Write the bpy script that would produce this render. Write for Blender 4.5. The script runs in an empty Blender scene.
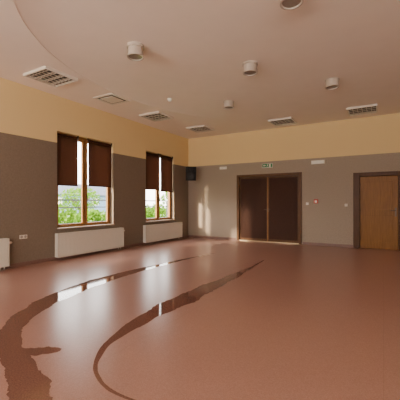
import bpy, bmesh, math, random
from mathutils import Vector, Matrix, noise
random.seed(4)
C=bpy.context.scene.collection
SC=bpy.context.scene

# ------------------------------------------------------------------ materials
def newmat(name):
    m=bpy.data.materials.new(name); m.use_nodes=True
    return m, m.node_tree.nodes, m.node_tree.links, m.node_tree.nodes['Principled BSDF']
def mat(name,col,rough=.5,metal=0,var=.06,scale=20,bump=0,bscale=200,spec=.5,trans=None):
    m,N,L,B=newmat(name)
    tc=N.new('ShaderNodeTexCoord'); nz=N.new('ShaderNodeTexNoise')
    nz.inputs['Scale'].default_value=scale; nz.inputs['Detail'].default_value=4
    L.new(tc.outputs['Object'],nz.inputs['Vector'])
    r=N.new('ShaderNodeValToRGB')
    r.color_ramp.elements[0].position=.3; r.color_ramp.elements[1].position=.7
    r.color_ramp.elements[0].color=[c*(1-var) for c in col]+[1]
    r.color_ramp.elements[1].color=[min(1,c*(1+var)) for c in col]+[1]
    L.new(nz.outputs['Fac'],r.inputs['Fac']); L.new(r.outputs['Color'],B.inputs['Base Color'])
    B.inputs['Roughness'].default_value=rough; B.inputs['Metallic'].default_value=metal
    B.inputs['Specular IOR Level'].default_value=spec
    if bump:
        n2=N.new('ShaderNodeTexNoise'); n2.inputs['Scale'].default_value=bscale
        L.new(tc.outputs['Object'],n2.inputs['Vector'])
        b=N.new('ShaderNodeBump'); b.inputs['Strength'].default_value=bump; b.inputs['Distance'].default_value=.004
        L.new(n2.outputs['Fac'],b.inputs['Height']); L.new(b.outputs['Normal'],B.inputs['Normal'])
    return m
def wood(name,c1,c2,rough=.4,axis=2,scale=6,spec=.2):
    m,N,L,B=newmat(name)
    tc=N.new('ShaderNodeTexCoord'); mp=N.new('ShaderNodeMapping')
    s=[scale*4]*3; s[axis]=scale*.25; mp.inputs['Scale'].default_value=s
    nz=N.new('ShaderNodeTexNoise'); nz.inputs['Scale'].default_value=2; nz.inputs['Detail'].default_value=6; nz.inputs['Distortion'].default_value=.6
    r=N.new('ShaderNodeValToRGB')
    r.color_ramp.elements[0].position=.3; r.color_ramp.elements[1].position=.7
    r.color_ramp.elements[0].color=c1+(1,); r.color_ramp.elements[1].color=c2+(1,)
    L.new(tc.outputs['Object'],mp.inputs['Vector']); L.new(mp.outputs['Vector'],nz.inputs['Vector'])
    L.new(nz.outputs['Fac'],r.inputs['Fac']); L.new(r.outputs['Color'],B.inputs['Base Color'])
    B.inputs['Roughness'].default_value=rough; B.inputs['Specular IOR Level'].default_value=spec
    return m
def wallmat(name,upper,lower,zb=2.68,var=.15):
    m,N,L,B=newmat(name)
    g=N.new('ShaderNodeNewGeometry'); sp=N.new('ShaderNodeSeparateXYZ'); L.new(g.outputs['Position'],sp.inputs[0])
    st=N.new('ShaderNodeMath'); st.operation='GREATER_THAN'; st.inputs[1].default_value=zb; L.new(sp.outputs['Z'],st.inputs[0])
    nz=N.new('ShaderNodeTexNoise'); nz.inputs['Scale'].default_value=40; nz.inputs['Detail'].default_value=6; nz.inputs['Roughness'].default_value=.7
    L.new(g.outputs['Position'],nz.inputs['Vector'])
    r=N.new('ShaderNodeValToRGB'); r.color_ramp.elements[0].position=.38; r.color_ramp.elements[1].position=.62
    r.color_ramp.elements[0].color=[c*(1-var) for c in lower]+[1]; r.color_ramp.elements[1].color=[c*(1+var) for c in lower]+[1]
    L.new(nz.outputs['Fac'],r.inputs['Fac'])
    mx=N.new('ShaderNodeMix'); mx.data_type='RGBA'; mx.inputs['B'].default_value=upper+(1,)
    L.new(st.outputs[0],mx.inputs['Factor']); L.new(r.outputs['Color'],mx.inputs['A'])
    L.new(mx.outputs['Result'],B.inputs['Base Color'])
    b=N.new('ShaderNodeBump'); b.inputs['Strength'].default_value=.25; b.inputs['Distance'].default_value=.003
    L.new(nz.outputs['Fac'],b.inputs['Height']); L.new(b.outputs['Normal'],B.inputs['Normal'])
    B.inputs['Roughness'].default_value=.75; B.inputs['Specular IOR Level'].default_value=.3
    return m
def floormat():
    m,N,L,B=newmat('speckled_red_vinyl')
    g=N.new('ShaderNodeNewGeometry')
    v=N.new('ShaderNodeTexVoronoi'); v.inputs['Scale'].default_value=190
    L.new(g.outputs['Position'],v.inputs['Vector'])
    sp=N.new('ShaderNodeSeparateColor'); L.new(v.outputs['Color'],sp.inputs[0])
    r=N.new('ShaderNodeValToRGB'); e=r.color_ramp.elements
    e[0].position=0; e[0].color=(.32,.165,.13,1); e[1].position=1; e[1].color=(.42,.245,.195,1)
    x=e.new(.5); x.color=(.37,.20,.157,1)
    L.new(sp.outputs[0],r.inputs['Fac'])
    s3=N.new('ShaderNodeSeparateXYZ'); L.new(g.outputs['Position'],s3.inputs[0])
    md=N.new('ShaderNodeMath'); md.operation='PINGPONG'; md.inputs[1].default_value=1.0
    L.new(s3.outputs['X'],md.inputs[0])
    lt=N.new('ShaderNodeMath'); lt.operation='LESS_THAN'; lt.inputs[1].default_value=.003; L.new(md.outputs[0],lt.inputs[0])
    sc=N.new('ShaderNodeMath'); sc.operation='MULTIPLY'; sc.inputs[1].default_value=.2; L.new(lt.outputs[0],sc.inputs[0])
    mx=N.new('ShaderNodeMix'); mx.data_type='RGBA'; mx.inputs['B'].default_value=(.12,.05,.035,1)
    L.new(sc.outputs[0],mx.inputs['Factor']); L.new(r.outputs['Color'],mx.inputs['A']); L.new(mx.outputs['Result'],B.inputs['Base Color'])
    nz=N.new('ShaderNodeTexNoise'); nz.inputs['Scale'].default_value=12
    L.new(g.outputs['Position'],nz.inputs['Vector'])
    b=N.new('ShaderNodeBump'); b.inputs['Strength'].default_value=.03; b.inputs['Distance'].default_value=.004
    L.new(nz.outputs['Fac'],b.inputs['Height']); L.new(b.outputs['Normal'],B.inputs['Normal'])
    B.inputs['Roughness'].default_value=.28
    B.inputs['Specular IOR Level'].default_value=.5
    return m
def glassmat(name,fac=.06):
    m=bpy.data.materials.new(name); m.use_nodes=True; N=m.node_tree.nodes; L=m.node_tree.links; N.clear()
    o=N.new('ShaderNodeOutputMaterial'); mx=N.new('ShaderNodeMixShader'); t=N.new('ShaderNodeBsdfTransparent'); g=N.new('ShaderNodeBsdfGlossy')
    g.inputs['Roughness'].default_value=.02; mx.inputs[0].default_value=fac
    L.new(t.outputs[0],mx.inputs[1]); L.new(g.outputs[0],mx.inputs[2]); L.new(mx.outputs[0],o.inputs[0]); return m
def translucent(name,col,tcol,fac,scale=30):
    m=bpy.data.materials.new(name); m.use_nodes=True; N=m.node_tree.nodes; L=m.node_tree.links; N.clear()
    o=N.new('ShaderNodeOutputMaterial'); mx=N.new('ShaderNodeMixShader'); d=N.new('ShaderNodeBsdfDiffuse'); t=N.new('ShaderNodeBsdfTranslucent')
    tc=N.new('ShaderNodeTexCoord'); nz=N.new('ShaderNodeTexNoise'); nz.inputs['Scale'].default_value=scale
    L.new(tc.outputs['Object'],nz.inputs['Vector'])
    r=N.new('ShaderNodeValToRGB'); r.color_ramp.elements[0].position=.3; r.color_ramp.elements[1].position=.7
    r.color_ramp.elements[0].color=[c*.8 for c in col]+[1]; r.color_ramp.elements[1].color=[c*1.2 for c in col]+[1]
    L.new(nz.outputs['Fac'],r.inputs['Fac']); L.new(r.outputs['Color'],d.inputs[0])
    t.inputs[0].default_value=tcol+(1,); mx.inputs[0].default_value=fac
    L.new(d.outputs[0],mx.inputs[1]); L.new(t.outputs[0],mx.inputs[2]); L.new(mx.outputs[0],o.inputs[0]); return m

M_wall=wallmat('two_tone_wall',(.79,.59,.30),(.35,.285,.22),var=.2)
M_wallL=wallmat('two_tone_window_wall',(.78,.59,.30),(.215,.168,.124),var=.08)  # lower band darkened: shade of the unlit window wall put into the colour
M_ceil=mat('ceiling_paint',(.89,.79,.70),.8,var=.015,scale=3)
M_floor=floormat()
M_wet=mat('wet_vinyl',(.18,.085,.062),.05,var=.4,scale=90,spec=.85)
M_base=mat('skirting_vinyl',(.20,.11,.085),.4)
M_pine=wood('varnished_window_wood',(.24,.11,.035),(.37,.185,.06))
M_doorwood=wood('door_wood',(.21,.092,.020),(.29,.135,.033),.4)
M_frame=wood('dark_door_frame',(.07,.03,.012),(.11,.05,.02),.4)
M_frame2=wood('brown_door_frame',(.09,.042,.018),(.135,.066,.03),.4)
M_pad=mat('brown_door_padding',(.055,.025,.017),.6,var=.2,scale=80,bump=.2,spec=.12)
M_blind=translucent('brown_blind_fabric',(.050,.024,.017),(.25,.08,.04),.03,120)
M_white=mat('white_enamel',(.74,.68,.59),.35,var=.02)
M_rad=mat('radiator_enamel',(.70,.64,.54),.35,var=.02)
M_can=mat('beige_lamp_enamel',(.52,.45,.38),.4,var=.02)
M_grill=mat('shadowed_grille',(.35,.32,.28),.5)  # greyish beige for radiator fins and socket wells
M_sill=mat('stone_window_sill',(.55,.42,.30),.3,var=.15,scale=40)
M_metal=mat('brushed_metal',(.16,.12,.09),.45,1)
M_brass=mat('brass_threshold',(.70,.58,.38),.35,1)
M_black=mat('black_plastic',(.010,.010,.010),.5,spec=.25)
M_cone=mat('speaker_cone',(.02,.02,.022),.6,spec=.25)
M_louvre=mat('pale_louvre',(.58,.53,.45),.4)
M_tube=mat('fluorescent_tube',(.85,.82,.75),.3)
M_dark=mat('dark_reflector',(.05,.042,.035),.5,spec=.2)
M_lens=mat('lamp_glass',(.30,.26,.22),.15)
M_green=mat('exit_green',(.01,.20,.07),.4)
M_red=mat('alarm_red',(.6,.02,.015),.4)
M_glass=glassmat('window_glass',.03)
M_grass=mat('grass',(.10,.19,.025),.9,var=.4,scale=8)
M_leaf=translucent('leaves',(.06,.14,.012),(.22,.38,.03),.5,3)
M_bark=mat('bark',(.10,.07,.05),.9,var=.3)
M_rail=mat('railing_paint',(.03,.035,.045),.4)
M_house=mat('house_render',(.17,.24,.38),.8)
M_roof=mat('roof_tiles',(.08,.09,.12),.8,var=.3,scale=5)
M_pave=mat('paving',(.35,.32,.29),.9,var=.2)

# ------------------------------------------------------------------ builders
def link(o,parent=None):
    C.objects.link(o)
    if parent: o.parent=parent
    return o
def tag(o,label=None,cat=None,kind=None,group=None):
    if label:o['label']=label
    if cat:o['category']=cat
    if kind:o['kind']=kind
    if group:o['group']=group
    return o
def empty(name,loc,label=None,cat=None,kind=None,group=None):
    o=bpy.data.objects.new(name,None); o.location=loc; o.empty_display_size=.1; link(o)
    tag(o,label,cat,kind,group); return o
def finish(name,bm,m,org,parent,bevel=0,smooth=False,recalc=True):
    me=bpy.data.meshes.new(name)
    if recalc: bmesh.ops.recalc_face_normals(bm,faces=bm.faces)
    if smooth:
        for f in bm.faces: f.smooth=True
    bm.to_mesh(me); bm.free(); me.materials.append(m)
    o=bpy.data.objects.new(name,me)
    if parent is None: o.location=org
    link(o,parent)
    if bevel:
        b=o.modifiers.new('bevel','BEVEL'); b.width=bevel; b.segments=2; b.limit_method='ANGLE'
    if smooth:
        try:
            me.set_sharp_from_angle(angle=math.radians(35))
        except Exception: pass
    return o
def addbox(bm,b,org):
    x0,x1,y0,y1,z0,z1=b
    vs=[bm.verts.new((x-org[0],y-org[1],z-org[2])) for x in(x0,x1) for y in(y0,y1) for z in(z0,z1)]
    for f in((0,1,3,2),(4,6,7,5),(0,4,5,1),(2,3,7,6),(0,2,6,4),(1,5,7,3)):
        bm.faces.new([vs[i] for i in f])
def boxes(name,bs,m,parent=None,bevel=0,org=None):
    """world-space boxes; origin = parent's location or base centre"""
    if parent: org=tuple(parent.location)
    elif org is None:
        org=((min(b[0] for b in bs)+max(b[1] for b in bs))/2,(min(b[2] for b in bs)+max(b[3] for b in bs))/2,min(b[4] for b in bs))
    bm=bmesh.new()
    for b in bs: addbox(bm,b,org)
    return finish(name,bm,m,org,parent,bevel)
def lathe(name,prof,m,parent,centre=(0,0,0),axis='Z',seg=32):
    bm=bmesh.new(); rings=[]
    for r,h in prof:
        ring=[]
        for i in range(seg):
            a=2*math.pi*i/seg
            p=(max(r,1e-4)*math.cos(a),max(r,1e-4)*math.sin(a),h)
            if axis=='X': p=(p[2],p[0],p[1])
            if axis=='Y': p=(p[0],p[2],p[1])
            ring.append(bm.verts.new(Vector(p)+Vector(centre)))
        rings.append(ring)
    for a,b in zip(rings,rings[1:]):
        for i in range(seg): bm.faces.new((a[i],a[(i+1)%seg],b[(i+1)%seg],b[i]))
    return finish(name,bm,m,(0,0,0),parent,0,True)
def tubepath(name,pts,r,m,parent,seg=10):
    bm=bmesh.new(); rings=[]
    P=[Vector(p) for p in pts]
    for i,p in enumerate(P):
        d=(P[min(i+1,len(P)-1)]-P[max(i-1,0)]).normalized()
        a=d.orthogonal().normalized() if i==0 else (pa-d*pa.dot(d)).normalized()
        pa=a; b=d.cross(a)
        rings.append([bm.verts.new(p+a*r*math.cos(2*math.pi*k/seg)+b*r*math.sin(2*math.pi*k/seg)) for k in range(seg)])
    for a,b in zip(rings,rings[1:]):
        for i in range(seg): bm.faces.new((a[i],a[(i+1)%seg],b[(i+1)%seg],b[i]))
    bm.faces.new(rings[0]); bm.faces.new(rings[-1])
    return finish(name,bm,m,(0,0,0),parent,0,True)
def clone(src,loc):
    n=src.copy(); n.location=loc; C.objects.link(n)
    def rec(s,d):
        for c in list(s.children):
            k=c.copy(); k.parent=d; C.objects.link(k); rec(c,k)
    rec(src,n); return n

# ------------------------------------------------------------------ room dims
XL,YB,H=-6.44,10.10,3.75
XR,YR=4.6,-4.2
HI=3.80                      # raised oval field of the ceiling
WZ0,WZ1=.70,2.95
wins=[(-1.68,.02),(1.42,3.12),(4.52,6.25),(7.62,9.15)]
bs=[(XL-.3,XL,YR-.3,YB,-.1,WZ0),(XL-.3,XL,YR-.3,YB,WZ1,H+.15)]
ys=[YR-.3]+[v for w in wins for v in w]+[YB]
for i in range(0,len(ys),2): bs.append((XL-.3,XL,ys[i],ys[i+1],WZ0,WZ1))
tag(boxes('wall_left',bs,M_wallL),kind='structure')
D1=(-4.40,-2.25,2.24); D2=(-.71,.47,2.12)
bs=[(XL-.3,D1[0],YB,YB+.25,-.1,H+.15),(D1[1],D2[0],YB,YB+.25,-.1,H+.15),(D2[1],XR+.3,YB,YB+.25,-.1,H+.15),
    (D1[0],D1[1],YB,YB+.25,D1[2],H+.15),(D2[0],D2[1],YB,YB+.25,D2[2],H+.15)]
tag(boxes('wall_back',bs,M_wall),kind='structure')
tag(boxes('wall_right',[(XR,XR+.3,YR,YB,-.1,H+.15)],M_wall),kind='structure')
rw=[(-5.4,-2.6),(-1.4,1.4),(2.0,4.2)]
bs=[(XL,XR+.3,YR-.3,YR,-.1,.9),(XL,XR+.3,YR-.3,YR,2.95,H+.15)]
xs=[XL]+[v for w in rw for v in w]+[XR+.3]
for i in range(0,len(xs),2): bs.append((xs[i],xs[i+1],YR-.3,YR,.9,2.95))
tag(boxes('wall_rear',bs,M_wall),kind='structure')
tag(boxes('floor',[(XL,XR,YR,YB+.25,-.1,0)],M_floor),kind='structure')
# ceiling with raised rounded field and a soft cove that dies out to one side
ce=(-2.05,5.2); ea,eb=3.1,3.7
def oval(a,k=0): return (ce[0]+(ea-k)*math.copysign(abs(math.cos(a))**.95,math.cos(a)), ce[1]+(eb-k)*math.copysign(abs(math.sin(a))**.95,math.sin(a)))
corners=[(XL,YR),(XR,YR),(XR,YB),(XL,YB)]
angs=sorted([2*math.pi*i/120-math.pi for i in range(120)]+[math.atan2(y-ce[1],x-ce[0])+1e-7 for x,y in corners])
def rectpt(a):
    c,s=math.cos(a),math.sin(a); t=1e9
    if abs(c)>1e-9: t=min(t,((XR if c>0 else XL)-ce[0])/c)
    if abs(s)>1e-9: t=min(t,((YB if s>0 else YR)-ce[1])/s)
    return ce[0]+t*c,ce[1]+t*s
def fade(a):
    t=(math.cos(a-math.radians(180+32))-.05)/.95
    return .02+.98*max(0,min(1,t*1.5))
bm=bmesh.new(); n=len(angs)
rings=[[bm.verts.new((*rectpt(a),H)) for a in angs]]
prof=[(0,0),(.0,.006)]+[(.5*t,.006+.052*math.sin(t*math.pi/2)) for t in(.1,.2,.3,.4,.5,.6,.7,.8,.9,1)]
for k,dz in prof: rings.append([bm.verts.new((*oval(a,k),H+dz*fade(a))) for a in angs])
for A,B_ in zip(rings,rings[1:]):
    for i in range(n):
        j=(i+1)%n; bm.faces.new((A[i],A[j],B_[j],B_[i]))
cv=bm.verts.new((ce[0],ce[1],H+.03))
for i in range(n): bm.faces.new((rings[-1][i],rings[-1][(i+1)%n],cv))
tag(finish('ceiling',bm,M_ceil,(0,0,0),None),kind='structure')
tag(boxes('trim_1',[(XL,XR,YR,YB,HI+.02,HI+.12)],M_ceil),'solid plaster slab above the ceiling',None,'structure')
tag(boxes('baseboard_left',[(XL,XL+.015,YR,YB,0,.08)],M_base),kind='structure')
tag(boxes('baseboard_back',[(XL+.015,D1[0]-.06,YB-.015,YB,0,.08),(D1[1]+.06,D2[0]-.06,YB-.015,YB,0,.08),(D2[1]+.06,XR,YB-.015,YB,0,.08)],M_base),kind='structure')

# ------------------------------------------------------------------ windows
for i,(y0,y1) in enumerate(wins):
    e=empty('window_%d'%(i+1),(XL,(y0+y1)/2,WZ0),'wooden double casement window with varnished brown frame',None,'structure')
    xo,xi=XL-.22,XL-.13
    ym=(y0+y1)/2
    boxes('frame',[(xo,xi,y0,y0+.06,WZ0,WZ1),(xo,xi,y1-.06,y1,WZ0,WZ1),(xo,xi,y0+.06,y1-.06,WZ0,WZ0+.05),(xo,xi,y0+.06,y1-.06,WZ1-.06,WZ1),(xo,xi,ym-.03,ym+.03,WZ0+.05,WZ1-.06)],M_pine,e,.006)
    for a,b in((y0+.06,ym-.03),(ym+.03,y1-.06)):
        boxes('sash',[(xi-.03,xi+.02,a+.002,a+.05,WZ0+.052,WZ1-.062),(xi-.03,xi+.02,b-.05,b-.002,WZ0+.052,WZ1-.062),(xi-.03,xi+.02,a+.05,b-.05,WZ0+.052,WZ0+.10),(xi-.03,xi+.02,a+.05,b-.05,WZ1-.12,WZ1-.062)],M_pine,e,.006)
        boxes('glass_pane',[(xi-.012,xi-.004,a+.045,b-.045,WZ0+.095,WZ1-.115)],M_glass,e)
    boxes('handle',[(xi+.02,xi+.035,ym+.04,ym+.065,1.42,1.5),(xi+.035,xi+.05,ym+.045,ym+.06,1.36,1.49)],M_metal,e,.003)
    boxes('sill',[(XL-.11,XL+.05,y0+.002,y1-.002,WZ0,WZ0+.025)],M_sill,e,.006)
for i,(x0,x1) in enumerate(rw):
    e=empty('window_%d'%(i+5),((x0+x1)/2,YR,.9),'wide wooden window with varnished frame',None,'structure')
    boxes('frame',[(x0,x0+.07,YR-.2,YR-.12,.9,2.95),(x1-.07,x1,YR-.2,YR-.12,.9,2.95),(x0+.07,x1-.07,YR-.2,YR-.12,.9,.97),(x0+.07,x1-.07,YR-.2,YR-.12,2.88,2.95),((x0+x1)/2-.04,(x0+x1)/2+.04,YR-.2,YR-.12,.97,2.88)],M_pine,e,.006)

# ------------------------------------------------------------------ roller blinds
def blind(y0,y1,zb,lab):
    e=empty('roller_blind',(XL-.06,(y0+y1)/2,WZ1-.06),lab,'blind',None,'brown blinds over the windows')
    w=(y1-y0)/2
    bm=bmesh.new(); nu,nv=14,20; g=[]
    z1=-.03; z0=zb-(WZ1-.06)
    for a in range(nu+1):
        row=[]
        for b in range(nv+1):
            u=a/nu; v=b/nv
            row.append(bm.verts.new((.004*math.sin(u*9+1)*(1-v*.4)+.003*math.sin(v*7), -w+2*w*u, z0+(z1-z0)*v)))
        g.append(row)
    for a in range(nu):
        for b in range(nv): bm.faces.new((g[a][b],g[a+1][b],g[a+1][b+1],g[a][b+1]))
    finish('fabric',bm,M_blind,(0,0,0),e,0,True)
    tubepath('roller',[(0,-w,0),(0,w,0)],.025,M_blind,e,14)
    tubepath('bottom_bar',[(.003,-w,z0),(.003,w,z0)],.012,M_blind,e,10)
    tubepath('pull_cord',[(.035,w-.02,0),(.04,w-.02,z0*.5),(.035,w-.02,z0-.15)],.003,M_white,e,6)
    for s in(-1,1):
        boxes('bracket',[(XL-.09,XL-.03,e.location.y+s*(w+.006)-.004,e.location.y+s*(w+.006)+.004,WZ1-.1,WZ1)],M_metal,e)
    return e
for k,(y0,y1) in enumerate(wins):
    ym=(y0+y1)/2
    za,zb2=[(1.0,1.0),(1.02,1.0),(1.72,1.74),(1.74,1.70)][k]
    lab='dark brown roller blind half lowered over window' if k>1 else 'dark brown roller blind almost fully lowered over window'
    blind(y0+.02,ym-(.05,.05,.26,.05)[k],za,lab)
    blind(ym+(.05,.05,.06,.06)[k],y1-.02,zb2,lab)

# ------------------------------------------------------------------ radiators
def radiator(y0,y1,zt=.61):
    e=empty('radiator',(XL+.09,(y0+y1)/2,.07),'white steel panel radiator mounted under the window','radiator',None,'white radiators along the window wall')
    xb,xf=XL+.035,XL+.15
    bm=bmesh.new(); org=tuple(e.location)
    n=int((y1-y0)/.035); g=[]
    for i in range(n*2+1):
        y=y0+.02+(y1-y0-.04)*i/(n*2); x=xf-(0 if i%2 else .006)
        g.append([bm.verts.new((x-org[0],y-org[1],z-org[2])) for z in(.09,zt-.03)])
    for a,b in zip(g,g[1:]): bm.faces.new((a[0],b[0],b[1],a[1]))
    for b in((xf-.03,xf-.008,y0+.01,y1-.01,.075,zt-.02),(xf-.012,xf+.001,y0,y1,.07,.092),(xf-.012,xf+.001,y0,y1,zt-.032,zt-.01),(xb,xb+.02,y0+.01,y1-.01,.075,zt-.02)): addbox(bm,b,org)
    finish('front_panel',bm,M_rad,org,e)
    boxes('side_cover',[(xb,xf,y0-.004,y0+.006,.075,zt)],M_rad,e,.003)
    boxes('side_cover',[(xb,xf,y1-.006,y1+.004,.075,zt)],M_rad,e,.003)
    m=int((y1-y0)/.03)
    boxes('top_grille',[(xb,xf,y0+.006+(y1-y0-.012)*i/m,y0+.006+(y1-y0-.012)*i/m+.012,zt-.012,zt-.002) for i in range(m)]+[(xb,xb+.012,y0+.006,y1-.006,zt-.012,zt),(xf-.012,xf,y0+.006,y1-.006,zt-.012,zt)],M_rad,e)
    boxes('convector_fins',[(xb+.025,xf-.035,y0+.03,y1-.03,.12,zt-.05)],M_grill,e)
    for y in(y0+.25,y1-.25): boxes('wall_bracket',[(XL+.001,xb,y-.02,y+.02,.15,zt-.06)],M_metal,e)
    lo=Vector(org)
    tubepath('pipe',[Vector((xb+.03,y1-.05,.075))-lo,Vector((xb+.03,y1-.05,.002))-lo],.01,M_rad,e)
    tubepath('pipe',[Vector((xb+.03,y1-.12,.075))-lo,Vector((xb+.03,y1-.12,.002))-lo],.01,M_rad,e)
    lathe('thermostat_valve',[(0,0),(.017,0),(.022,.02),(.022,.06),(.015,.075),(0,.075)],M_white,e,Vector((xb+.06,y1+.004,zt-.09))-lo,'Y',16)
radiator(4.44,6.50); radiator(7.44,9.46); radiator(1.36,3.38)

# ------------------------------------------------------------------ doors
e=empty('door_1',((D1[0]+D1[1])/2,YB,0),'double door with dark brown padded leaves and wood frame',None,'structure')
x0,x1,zt=D1; f=.06
boxes('frame',[(x0-.03,x0+f,YB-.03,YB+.12,0,zt+.03),(x1-f,x1+.03,YB-.03,YB+.12,0,zt+.03),(x0+f,x1-f,YB-.03,YB+.12,zt-f,zt+.03)],M_frame2,e,.008)
boxes('rear_lining',[(x0+f-.01,x1-f+.01,YB+.09,YB+.11,.0,zt-f+.01)],M_frame,e)  # board added behind the leaves to stop outside light leaking through gaps
xm=(x0+x1)/2
for a,b,s in((x0+f+.004,xm-.004,1),(xm+.004,x1-f-.004,-1)):
    boxes('door_leaf',[(a,a+.04,YB+.03,YB+.075,.025,zt-f-.004),(b-.04,b,YB+.03,YB+.075,.025,zt-f-.004),(a+.04,b-.04,YB+.03,YB+.075,zt-f-.05,zt-f-.004),(a+.04,b-.04,YB+.03,YB+.075,.025,.10)],M_frame2,e,.004)
    bm=bmesh.new(); org=tuple(e.location); nu,nv=16,36; g=[]
    for i in range(nu+1):
        row=[]
        for j in range(nv+1):
            u=i/nu;v=j/nv
            puff=.014*min(1,8*min(u,1-u))*min(1,14*min(v,1-v))
            row.append(bm.verts.new((a+.04+(b-a-.08)*u-org[0],YB+.034-puff-org[1],.10+(zt-f-.05-.10)*v-org[2])))
        g.append(row)
    for i in range(nu):
        for j in range(nv): bm.faces.new((g[i][j],g[i+1][j],g[i+1][j+1],g[i][j+1]))
    finish('padded_panel',bm,M_pad,org,e,0,True)
    hx=(b-.02) if s==1 else (a+.02)
    lo=Vector(org)
    boxes('handle_plate',[(hx-.012,hx+.012,YB+.022,YB+.03,1.0,1.13)],M_metal,e,.003)
    tubepath('handle',[Vector((hx,YB+.022,1.08))-lo,Vector((hx,YB-.02,1.08))-lo,Vector((hx-s*.015,YB-.025,1.08))-lo,Vector((hx-s*.08,YB-.025,1.08))-lo],.006,M_metal,e)
    for z in(.25,1.1,1.95):
        hh=a-.004 if s==1 else b+.004
        lathe('hinge',[(0,0),(.01,0),(.01,.09),(0,.09)],M_metal,e,Vector((hh,YB+.022,z))-lo,'Z',12)
boxes('threshold',[(x0+f,x1-f,YB-.02,YB+.09,0,.022)],M_brass,e,.004)
boxes('astragal_strip',[(xm-.014,xm+.014,YB+.018,YB+.030,.03,zt-f-.006)],M_pine,e,.002)

e=empty('door_2',((D2[0]+D2[1])/2,YB,0),'single wooden door in a dark brown frame',None,'structure')
x0,x1,zt=D2; f=.12
boxes('frame',[(x0-.05,x0+f,YB-.03,YB+.14,0,zt+.05),(x1-f,x1+.05,YB-.03,YB+.14,0,zt+.05),(x0+f,x1-f,YB-.03,YB+.14,zt-.06,zt+.05)],M_frame,e,.008)
boxes('rear_lining',[(x0+f-.01,x1-f+.01,YB+.10,YB+.12,0,zt-.05)],M_frame,e)  # backing added to block light leaking round the leaf
a,b=x0+f+.004,x1-f-.004; t=zt-.065
boxes('door_leaf',[(a,b,YB+.03,YB+.07,.008,t)],M_doorwood,e,.004)
boxes('raised_panel',[(a+.13,b-.13,YB+.024,YB+.03,.2,.95),(a+.13,b-.13,YB+.024,YB+.03,1.12,t-.16)],M_doorwood,e,.004)
lo=Vector(e.location)
hx=b-.06
boxes('handle_plate',[(hx-.02,hx+.02,YB+.018,YB+.03,.93,1.17)],M_metal,e,.003)
tubepath('handle',[Vector((hx,YB+.02,1.09))-lo,Vector((hx,YB-.025,1.09))-lo,Vector((hx-.02,YB-.03,1.09))-lo,Vector((hx-.12,YB-.03,1.09))-lo],.009,M_metal,e)
for z in(.25,1.05,1.8): lathe('hinge',[(0,0),(.01,0),(.01,.09),(0,.09)],M_metal,e,Vector((a,YB+.02,z))-lo,'Z',12)

# ------------------------------------------------------------------ ceiling luminaires
def troffer(loc):
    e=empty('louvre_ceiling_light',loc,'square white ceiling light with pale louvre grid','ceiling light',None,'square louvre lights around the ceiling edge')
    S=.345; X,Y,Z=loc; w=.03; h=.05
    boxes('housing',[(X-S,X+S,Y-S,Y-S+w,Z-h,Z),(X-S,X+S,Y+S-w,Y+S,Z-h,Z),(X-S,X-S+w,Y-S+w,Y+S-w,Z-h,Z),(X+S-w,X+S,Y-S+w,Y+S-w,Z-h,Z)],M_white,e,.003)
    boxes('reflector',[(X-S+w,X+S-w,Y-S+w,Y+S-w,Z-.012,Z-.002)],M_dark,e)
    for k in range(4):
        y=-S+w+(2*S-2*w)*(k+.5)/4
        tubepath('fluorescent_tube',[(-S+.05,y,-.024),(S-.05,y,-.024)],.008,M_tube,e,10)
    bl=[]
    for k in range(1,4):
        y=Y-S+w+(2*S-2*w)*k/4; bl.append((X-S+w,X+S-w,y-.014,y+.014,Z-h+.001,Z-h+.006))
    for k in range(1,6):
        x=X-S+w+(2*S-2*w)*k/6; bl.append((x-.008,x+.008,Y-S+w,Y+S-w,Z-h+.0015,Z-h+.0065))
    boxes('louvre_grid',bl,M_louvre,e)
    return e
t0=troffer((-5.54,3.76,H))
for p in[(-5.5,6.97),(-5.17,8.85),(-2.6,9.32),(-.48,9.2)]: clone(t0,(p[0],p[1],H))

e=empty('ceiling_air_diffuser',(-5.52,5.31,H),'square white air vent frame set flat in ceiling','vent')
X,Y,Z=e.location
s=.30;w=.05;zz=.022
boxes('outer_frame',[(X-s,X+s,Y-s,Y-s+w,Z-zz,Z),(X-s,X+s,Y+s-w,Y+s,Z-zz,Z),(X-s,X-s+w,Y-s+w,Y+s-w,Z-zz,Z),(X+s-w,X+s,Y-s+w,Y+s-w,Z-zz,Z)],M_white,e,.003)
boxes('slot_backing',[(X-s+w,X+s-w,Y-s+w,Y+s-w,Z-.006,Z)],M_dark,e)
boxes('centre_plate',[(X-.19,X+.19,Y-.19,Y+.19,Z-.026,Z-.012)],M_white,e,.004)

e=empty('smoke_detector',(-4.42,6.1,HI-.015),'small round white smoke detector on ceiling','smoke detector')
lathe('base',[(0,.02),(.055,.02),(.055,-.025),(0,-.025)],M_white,e)
lathe('sensor_head',[(.045,-.025),(.045,-.045),(.03,-.06),(0,-.062)],M_white,e)

def can(loc):
    e=empty('cylinder_ceiling_light',loc,'round beige cylinder surface downlight on ceiling','ceiling light',None,'round downlights on the ceiling')
    k=.86
    lathe('mounting_plate',[(0,.03),(.135,.03),(.135,-.02*k),(0,-.02*k)],M_can,e)
    lathe('cylinder_housing',[(r,h*k) for r,h in[(.118,-.02),(.122,-.03),(.122,-.155),(.132,-.16),(.132,-.185),(.112,-.185),(.108,-.165),(.09,-.09),(0,-.085)]],M_can,e)
    lathe('lamp_reflector',[(r,h*k) for r,h in[(.104,-.165),(.07,-.10),(.03,-.092),(0,-.092)]],M_dark,e)
    lathe('glass_lens',[(r,h*k) for r,h in[(0,-.172),(.06,-.172),(.106,-.168),(.106,-.163),(0,-.163)]],M_lens,e)
    return e
zc=HI-.03
c0=can((-3.40,3.77,zc))
for p in[(-.92,3.66),(-2.05,5.26),(-3.25,6.92),(-.89,6.74)]: clone(c0,(p[0],p[1],zc))

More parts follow.
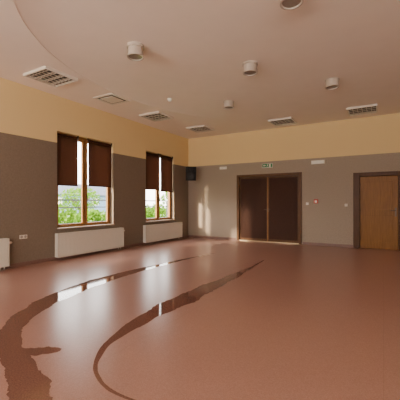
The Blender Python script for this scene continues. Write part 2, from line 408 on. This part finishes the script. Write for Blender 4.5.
# ------------------------------------------------------------------ wall mounted things
e=empty('loudspeaker',(-6.05,9.62,2.12),'black wall loudspeaker on a bracket in the corner','loudspeaker')
e.rotation_euler=(0,math.radians(8),math.radians(-50))
def lbox(name,bs,m,e,bevel=0):
    bm=bmesh.new()
    for b in bs: addbox(bm,b,(0,0,0))
    return finish(name,bm,m,(0,0,0),e,bevel)
bm=bmesh.new()
pf=[(.13,-.19),(.13,.19),(-.13,.12),(-.13,-.12)]
lo_=[bm.verts.new((x,y,0)) for x,y in pf]; hi_=[bm.verts.new((x,y,.50)) for x,y in pf]
bm.faces.new(lo_);bm.faces.new(hi_)
for i in range(4): bm.faces.new((lo_[i],lo_[(i+1)%4],hi_[(i+1)%4],hi_[i]))
finish('cabinet',bm,M_black,(0,0,0),e,.01)
lathe('woofer',[(0,.134),(.035,.15),(.045,.134),(.10,.15),(.118,.15),(.125,.131)],M_cone,e,(0,0,.17),'X')
lathe('tweeter',[(0,.14),(.02,.145),(.05,.133),(.06,.140),(.065,.131)],M_cone,e,(0,0,.39),'X')
lbox('wall_bracket',[(-.30,-.13,-.02,.02,.22,.26),(-.31,-.30,-.05,.05,.16,.32)],M_metal,e,.003)

e=empty('exit_sign',(-3.32,YB,2.47),'green illuminated exit sign with running figure above door','sign')
e.scale=(.9,1,.9)
lbox('housing',[(-.2,.2,-.05,0,0,.15)],M_white,e,.005)
lbox('green_face',[(-.185,.185,-.054,-.05,.013,.137)],M_green,e)
bm=bmesh.new()
def poly(pts):
    vs=[bm.verts.new((p[0],-.056,p[1]-2.47)) for p in pts]; bm.faces.new(vs)
Z0=2.49
poly([(.07,Z0),(.13,Z0),(.13,Z0+.11),(.07,Z0+.11)])
poly([(-.155,Z0+.055),(-.11,Z0+.095),(-.11,Z0+.068),(-.05,Z0+.068),(-.05,Z0+.042),(-.11,Z0+.042),(-.11,Z0+.015)])
poly([(.02+.011*math.cos(a*math.pi/4),Z0+.098+.011*math.sin(a*math.pi/4)) for a in range(8)])
poly([(.0,Z0+.05),(.018,Z0+.045),(.03,Z0+.082),(.01,Z0+.085)])
poly([(.0,Z0+.05),(.018,Z0+.045),(.005,Z0+.028),(-.02,Z0+.012),(-.024,Z0+.02),(-.006,Z0+.035)])
poly([(.005,Z0+.05),(.018,Z0+.045),(.04,Z0+.03),(.034,Z0+.002),(.026,Z0+.003),(.028,Z0+.026)])
poly([(.028,Z0+.08),(.05,Z0+.062),(.046,Z0+.056),(.022,Z0+.07)])
poly([(.01,Z0+.085),(-.012,Z0+.07),(-.018,Z0+.054),(-.012,Z0+.052),(-.004,Z0+.066),(.012,Z0+.075)])
finish('exit_pictogram',bm,M_white,(0,0,0),e)

def emlight(x,z,w,h,lab):
    e=empty('emergency_light',(x,YB,z),lab,'emergency light',None,'emergency lights on the wall')
    boxes('base',[(x-w/2,x+w/2,YB-.03,YB,z,z+h)],M_white,e,.006)
    boxes('diffuser',[(x-w/2+.012,x+w/2-.012,YB-.065,YB-.03,z+.01,z+h-.01)],M_tube,e,.012)
emlight(-4.95,2.50,.28,.10,'small white emergency light on wall near corner')
emlight(-1.73,2.49,.40,.12,'white emergency light on wall beside double door')

def switch(x,z,n=1,name='light_switch',lab='white light switch on the wall',cat='switch'):
    e=empty(name,(x,YB,z),lab,cat)
    boxes('plate',[(x-.04,x+.04,YB-.01,YB,z,z+.08*n)],M_white,e,.004)
    for k in range(n): boxes('rocker',[(x-.025,x+.025,YB-.016,YB-.01,z+.08*k+.015,z+.08*k+.065)],M_white,e,.003)
switch(-2.05,1.24,1)
switch(-.95,1.2,1)
e=empty('fire_alarm_button',(-1.79,YB,1.29),'small red square fire alarm call point on wall','fire alarm')
boxes('housing',[(-1.85,-1.73,YB-.04,YB,1.29,1.41)],M_red,e,.006)
boxes('press_plate',[(-1.825,-1.755,YB-.044,YB-.04,1.31,1.38)],M_white,e,.002)
e=empty('wall_socket',(XL,3.74,.56),'white double electrical socket on the window wall','socket')
boxes('plate',[(XL,XL+.012,3.66,3.82,.56,.64)],M_white,e,.004)
for y in(3.70,3.78): lathe('socket_well',[(.03,.0125),(.028,.016),(.024,.013),(0,.0125)],M_grill,e,(0,y-3.74,.04),'X',16)

# ------------------------------------------------------------------ wet streaks on floor
def spline(P,W,n=14):
    out=[]
    for i in range(len(P)-1):
        p0,p1,p2,p3=[Vector(P[max(0,min(len(P)-1,i+k))]) for k in(-1,0,1,2)]
        for k in range(n):
            t=k/n
            q=.5*((2*p1)+(-p0+p2)*t+(2*p0-5*p1+4*p2-p3)*t*t+(-p0+3*p1-3*p2+p3)*t**3)
            out.append((q,W[i]*(1-t)+W[i+1]*t))
    out.append((Vector(P[-1]),W[-1])); return out
def streak(P,W,seed,lab,z=.0015,amp=.16,jag=.5):
    S=spline(P,W,36); bm=bmesh.new(); L=[];R=[]
    org=Vector((P[len(P)//2][0],P[len(P)//2][1],0))
    for i,(q,w) in enumerate(S):
        a=S[max(0,i-3)][0]; b=S[min(len(S)-1,i+3)][0]; d=(b-a).normalized(); nrm=Vector((-d.y,d.x))
        def nz(sd): return noise.noise(Vector((i*.06,sd,0)))*amp*1.7+noise.noise(Vector((i*.35,sd,3)))*amp*jag+noise.noise(Vector((i*.9,sd,7)))*amp*jag*.5
        l=q+nrm*w*.5*(1+nz(seed)); r=q-nrm*w*.5*(1+nz(seed+9))
        L.append(bm.verts.new((l.x-org.x,l.y-org.y,0))); R.append(bm.verts.new((r.x-org.x,r.y-org.y,0)))
    for i in range(len(S)-1):
        f=bm.faces.new((L[i],R[i],R[i+1],L[i+1])); f.normal_update()
        if f.normal.z<0: f.normal_flip()
    o=finish('water_streak',bm,M_wet,(org.x,org.y,z),None,recalc=False)
    tag(o,lab,'puddle'); return o
streak([(-3.78,7.2),(-3.98,5.9),(-4.09,4.6),(-4.08,3.6),(-3.90,2.78),(-3.66,2.22),(-3.34,1.83),(-2.89,1.56),(-2.42,1.40),(-1.99,1.22),(-1.67,1.05)],
       [.02,.10,.24,.34,.34,.28,.21,.19,.22,.24,.23],1,'dark wet streak curving across the red vinyl floor',amp=.22,jag=.6)
streak([(-2.76,1.52),(-2.66,1.60),(-2.57,1.68),(-2.50,1.735),(-2.46,1.765)],[.18,.16,.14,.11,.04],5,'dark wet blotch at end of the broad floor streak',.0025,.2,.6)
streak([(-2.35,6.9),(-2.31,6.1),(-2.30,5.2),(-2.32,4.3),(-2.33,3.5),(-2.32,2.75),(-2.22,2.13),(-2.02,1.77),(-1.775,1.6),(-1.525,1.55),(-1.295,1.58)],
       [.01,.06,.17,.29,.33,.22,.08,.035,.03,.025,.015],8,'thin dark wet streak curling across the red vinyl floor',amp=.2,jag=.6)

# ------------------------------------------------------------------ outside
tag(boxes('lawn',[(-80,XL-.3,-60,80,-.35,-.3)],M_grass),'green lawn outside the windows','lawn')
tag(boxes('corridor_slab',[(XL-.3,XR+.3,YB+.25,YB+4,-.1,-.01)],M_pave),'paved landing behind the doors','paving')
def railing():
    X=-9.6
    e=empty('railing',(X,8,-.3),'dark metal railing outside the windows','railing')
    y0,y1=-4,30
    boxes('top_rail',[(X-.03,X+.03,y0,y1,1.38,1.43)],M_rail,e)
    boxes('middle_rail',[(X-.015,X+.015,y0,y1,1.12,1.16)],M_rail,e)
    boxes('middle_rail',[(X-.015,X+.015,y0,y1,.55,.59)],M_rail,e)
    y=y0
    while y<=y1:
        boxes('post',[(X-.025,X+.025,y-.025,y+.025,-.3,1.38)],M_rail,e); y+=1.7
railing()
def bush(loc,r,h,n,name,lab,cat,trunk=0):
    e=empty(name,loc,lab,cat)
    bm=bmesh.new()
    for i in range(n):
        th=random.uniform(0,2*math.pi); ph=math.acos(random.uniform(-1,1)); rr=random.uniform(.55,1)
        p=Vector((r*rr*math.sin(ph)*math.cos(th),r*rr*math.sin(ph)*math.sin(th),trunk+.15+h*.5+h*.5*rr*math.cos(ph)))
        s=random.uniform(.06,.13)*(1+r*.25)
        q=Matrix.Rotation(random.uniform(0,6.28),3,Vector((random.random()-.5,random.random()-.5,random.random()-.5)).normalized())
        vs=[bm.verts.new(p+q@Vector(v)*s) for v in((-1,0,0),(-.3,.5,.1),(.6,.4,.1),(1,0,0),(.6,-.4,.1),(-.3,-.5,.1))]
        bm.faces.new(vs)
    me=bpy.data.meshes.new('foliage'); bm.to_mesh(me); bm.free(); me.materials.append(M_leaf)
    o=bpy.data.objects.new('foliage',me); C.objects.link(o); o.parent=e; o['kind']='stuff'
    for k in range(4):
        a=k*1.6+.3
        tubepath('stem',[(0,0,0.02),(.1*math.cos(a),.1*math.sin(a),(trunk+h*.3)*.6),(r*.5*math.cos(a),r*.5*math.sin(a),trunk+h*.6)],.03+.05*(trunk>0),M_bark,e,8)
    return e
yy=3
for k in range(9):
    bush((-11.4-(k%2)*.8,yy,-.3),1.05,random.uniform(1.15,1.5),620,'garden_bush','leafy green garden bush behind the railing','bush'); yy+=2.45
for k,(x,y,r,h,t) in enumerate([(-24,14,2.2,2.6,.6),(-30,24,2.4,2.8,.5),(-22,33,3.0,3.2,.4)]):
    bush((x,y,-.3),r,h,900,'garden_tree','leafy green tree growing on the lawn','tree',t)
e=empty('house',(-46,30,-.3),'pale blue rendered house with a grey tiled roof','house')
boxes('house_walls',[(-50,-42,18,44,-.3,2.6)],M_house,e)
bm=bmesh.new(); org=Vector(e.location)
v=[bm.verts.new(Vector(p)-org) for p in[(-50.5,17.5,2.6),(-41.5,17.5,2.6),(-46,17.5,4.6),(-50.5,44.5,2.6),(-41.5,44.5,2.6),(-46,44.5,4.6)]]
for f in((0,1,2),(3,5,4),(0,2,5,3),(1,4,5,2),(0,3,4,1)): bm.faces.new([v[i] for i in f])
finish('roof',bm,M_roof,(0,0,0),e)
boxes('house_window',[(-42.0,-41.95,y,y+1.3,.9,2.1) for y in(22,29,36)],M_white,e)
e=empty('neighbour_building',(-1,-26,-.3),'tall pale rendered building standing behind the hall','house')  # added out of view to keep direct sun off the rear openings
boxes('walls',[(-15.2,14,-31,-21,-.3,12)],M_house,e)
boxes('flat_roof',[(-15.4,14.3,-31.3,-20.7,12,12.3)],M_roof,e)
boxes('window_panes',[(x,x+1.4,-21,-20.95,z,z+1.5) for x in range(-13,12,3) for z in(1,4,7)],M_dark,e)

# ------------------------------------------------------------------ light
w=bpy.data.worlds.new('sky'); SC.world=w; w.use_nodes=True
N=w.node_tree.nodes;L=w.node_tree.links; bg=N['Background']
sk=N.new('ShaderNodeTexSky'); sk.sky_type='NISHITA'; sk.sun_disc=False; sk.sun_elevation=math.radians(22); sk.sun_rotation=math.radians(200); sk.air_density=1; sk.dust_density=3
mix=N.new('ShaderNodeMix'); mix.data_type='RGBA'; mix.inputs['Factor'].default_value=.75; mix.inputs['B'].default_value=(8.2,7.8,7.2,1)
L.new(sk.outputs[0],mix.inputs['A']); L.new(mix.outputs['Result'],bg.inputs[0]); bg.inputs[1].default_value=1.9
def area_lamp(name,loc,sx,sy,rot,power=None,col=(1,.88,.75)):
    l=bpy.data.lights.new(name,'AREA'); l.shape='RECTANGLE'; l.size=sx; l.size_y=sy
    o=bpy.data.objects.new(name,l); o.location=loc; o.rotation_euler=rot; C.objects.link(o)
    if power: l.energy=power; l.color=col
    else: l.cycles.is_portal=True
for y0,y1 in wins: area_lamp('window_portal',(XL-.31,(y0+y1)/2,(WZ0+WZ1)/2),WZ1-WZ0,y1-y0,(0,math.radians(-90),0))
for (x0,x1),pw in zip(rw,(225,130,60)): area_lamp('window_daylight',((x0+x1)/2,YR-.1,1.92),x1-x0,2.0,(math.radians(100),0,0),pw)  # fill lamps added in the rear openings to brighten the hall
s=bpy.data.lights.new('sun','SUN'); s.energy=14; s.angle=math.radians(4); s.color=(1,.78,.54)
so=bpy.data.objects.new('sun',s); C.objects.link(so); so.location=(-20,-30,12)
el=math.radians(17); az=math.radians(26)
d=Vector((math.sin(az)*math.cos(el),math.cos(az)*math.cos(el),-math.sin(el)))
so.rotation_euler=d.to_track_quat('-Z','Y').to_euler()

# ------------------------------------------------------------------ camera
cd=bpy.data.cameras.new('camera'); co=bpy.data.objects.new('camera',cd); C.objects.link(co)
cd.sensor_width=36; cd.lens=36*313/400; cd.shift_y=.0075; cd.clip_start=.05; cd.clip_end=500
co.location=(0,0,1.3); co.rotation_euler=(math.radians(90),0,math.radians(30.4))
SC.camera=co
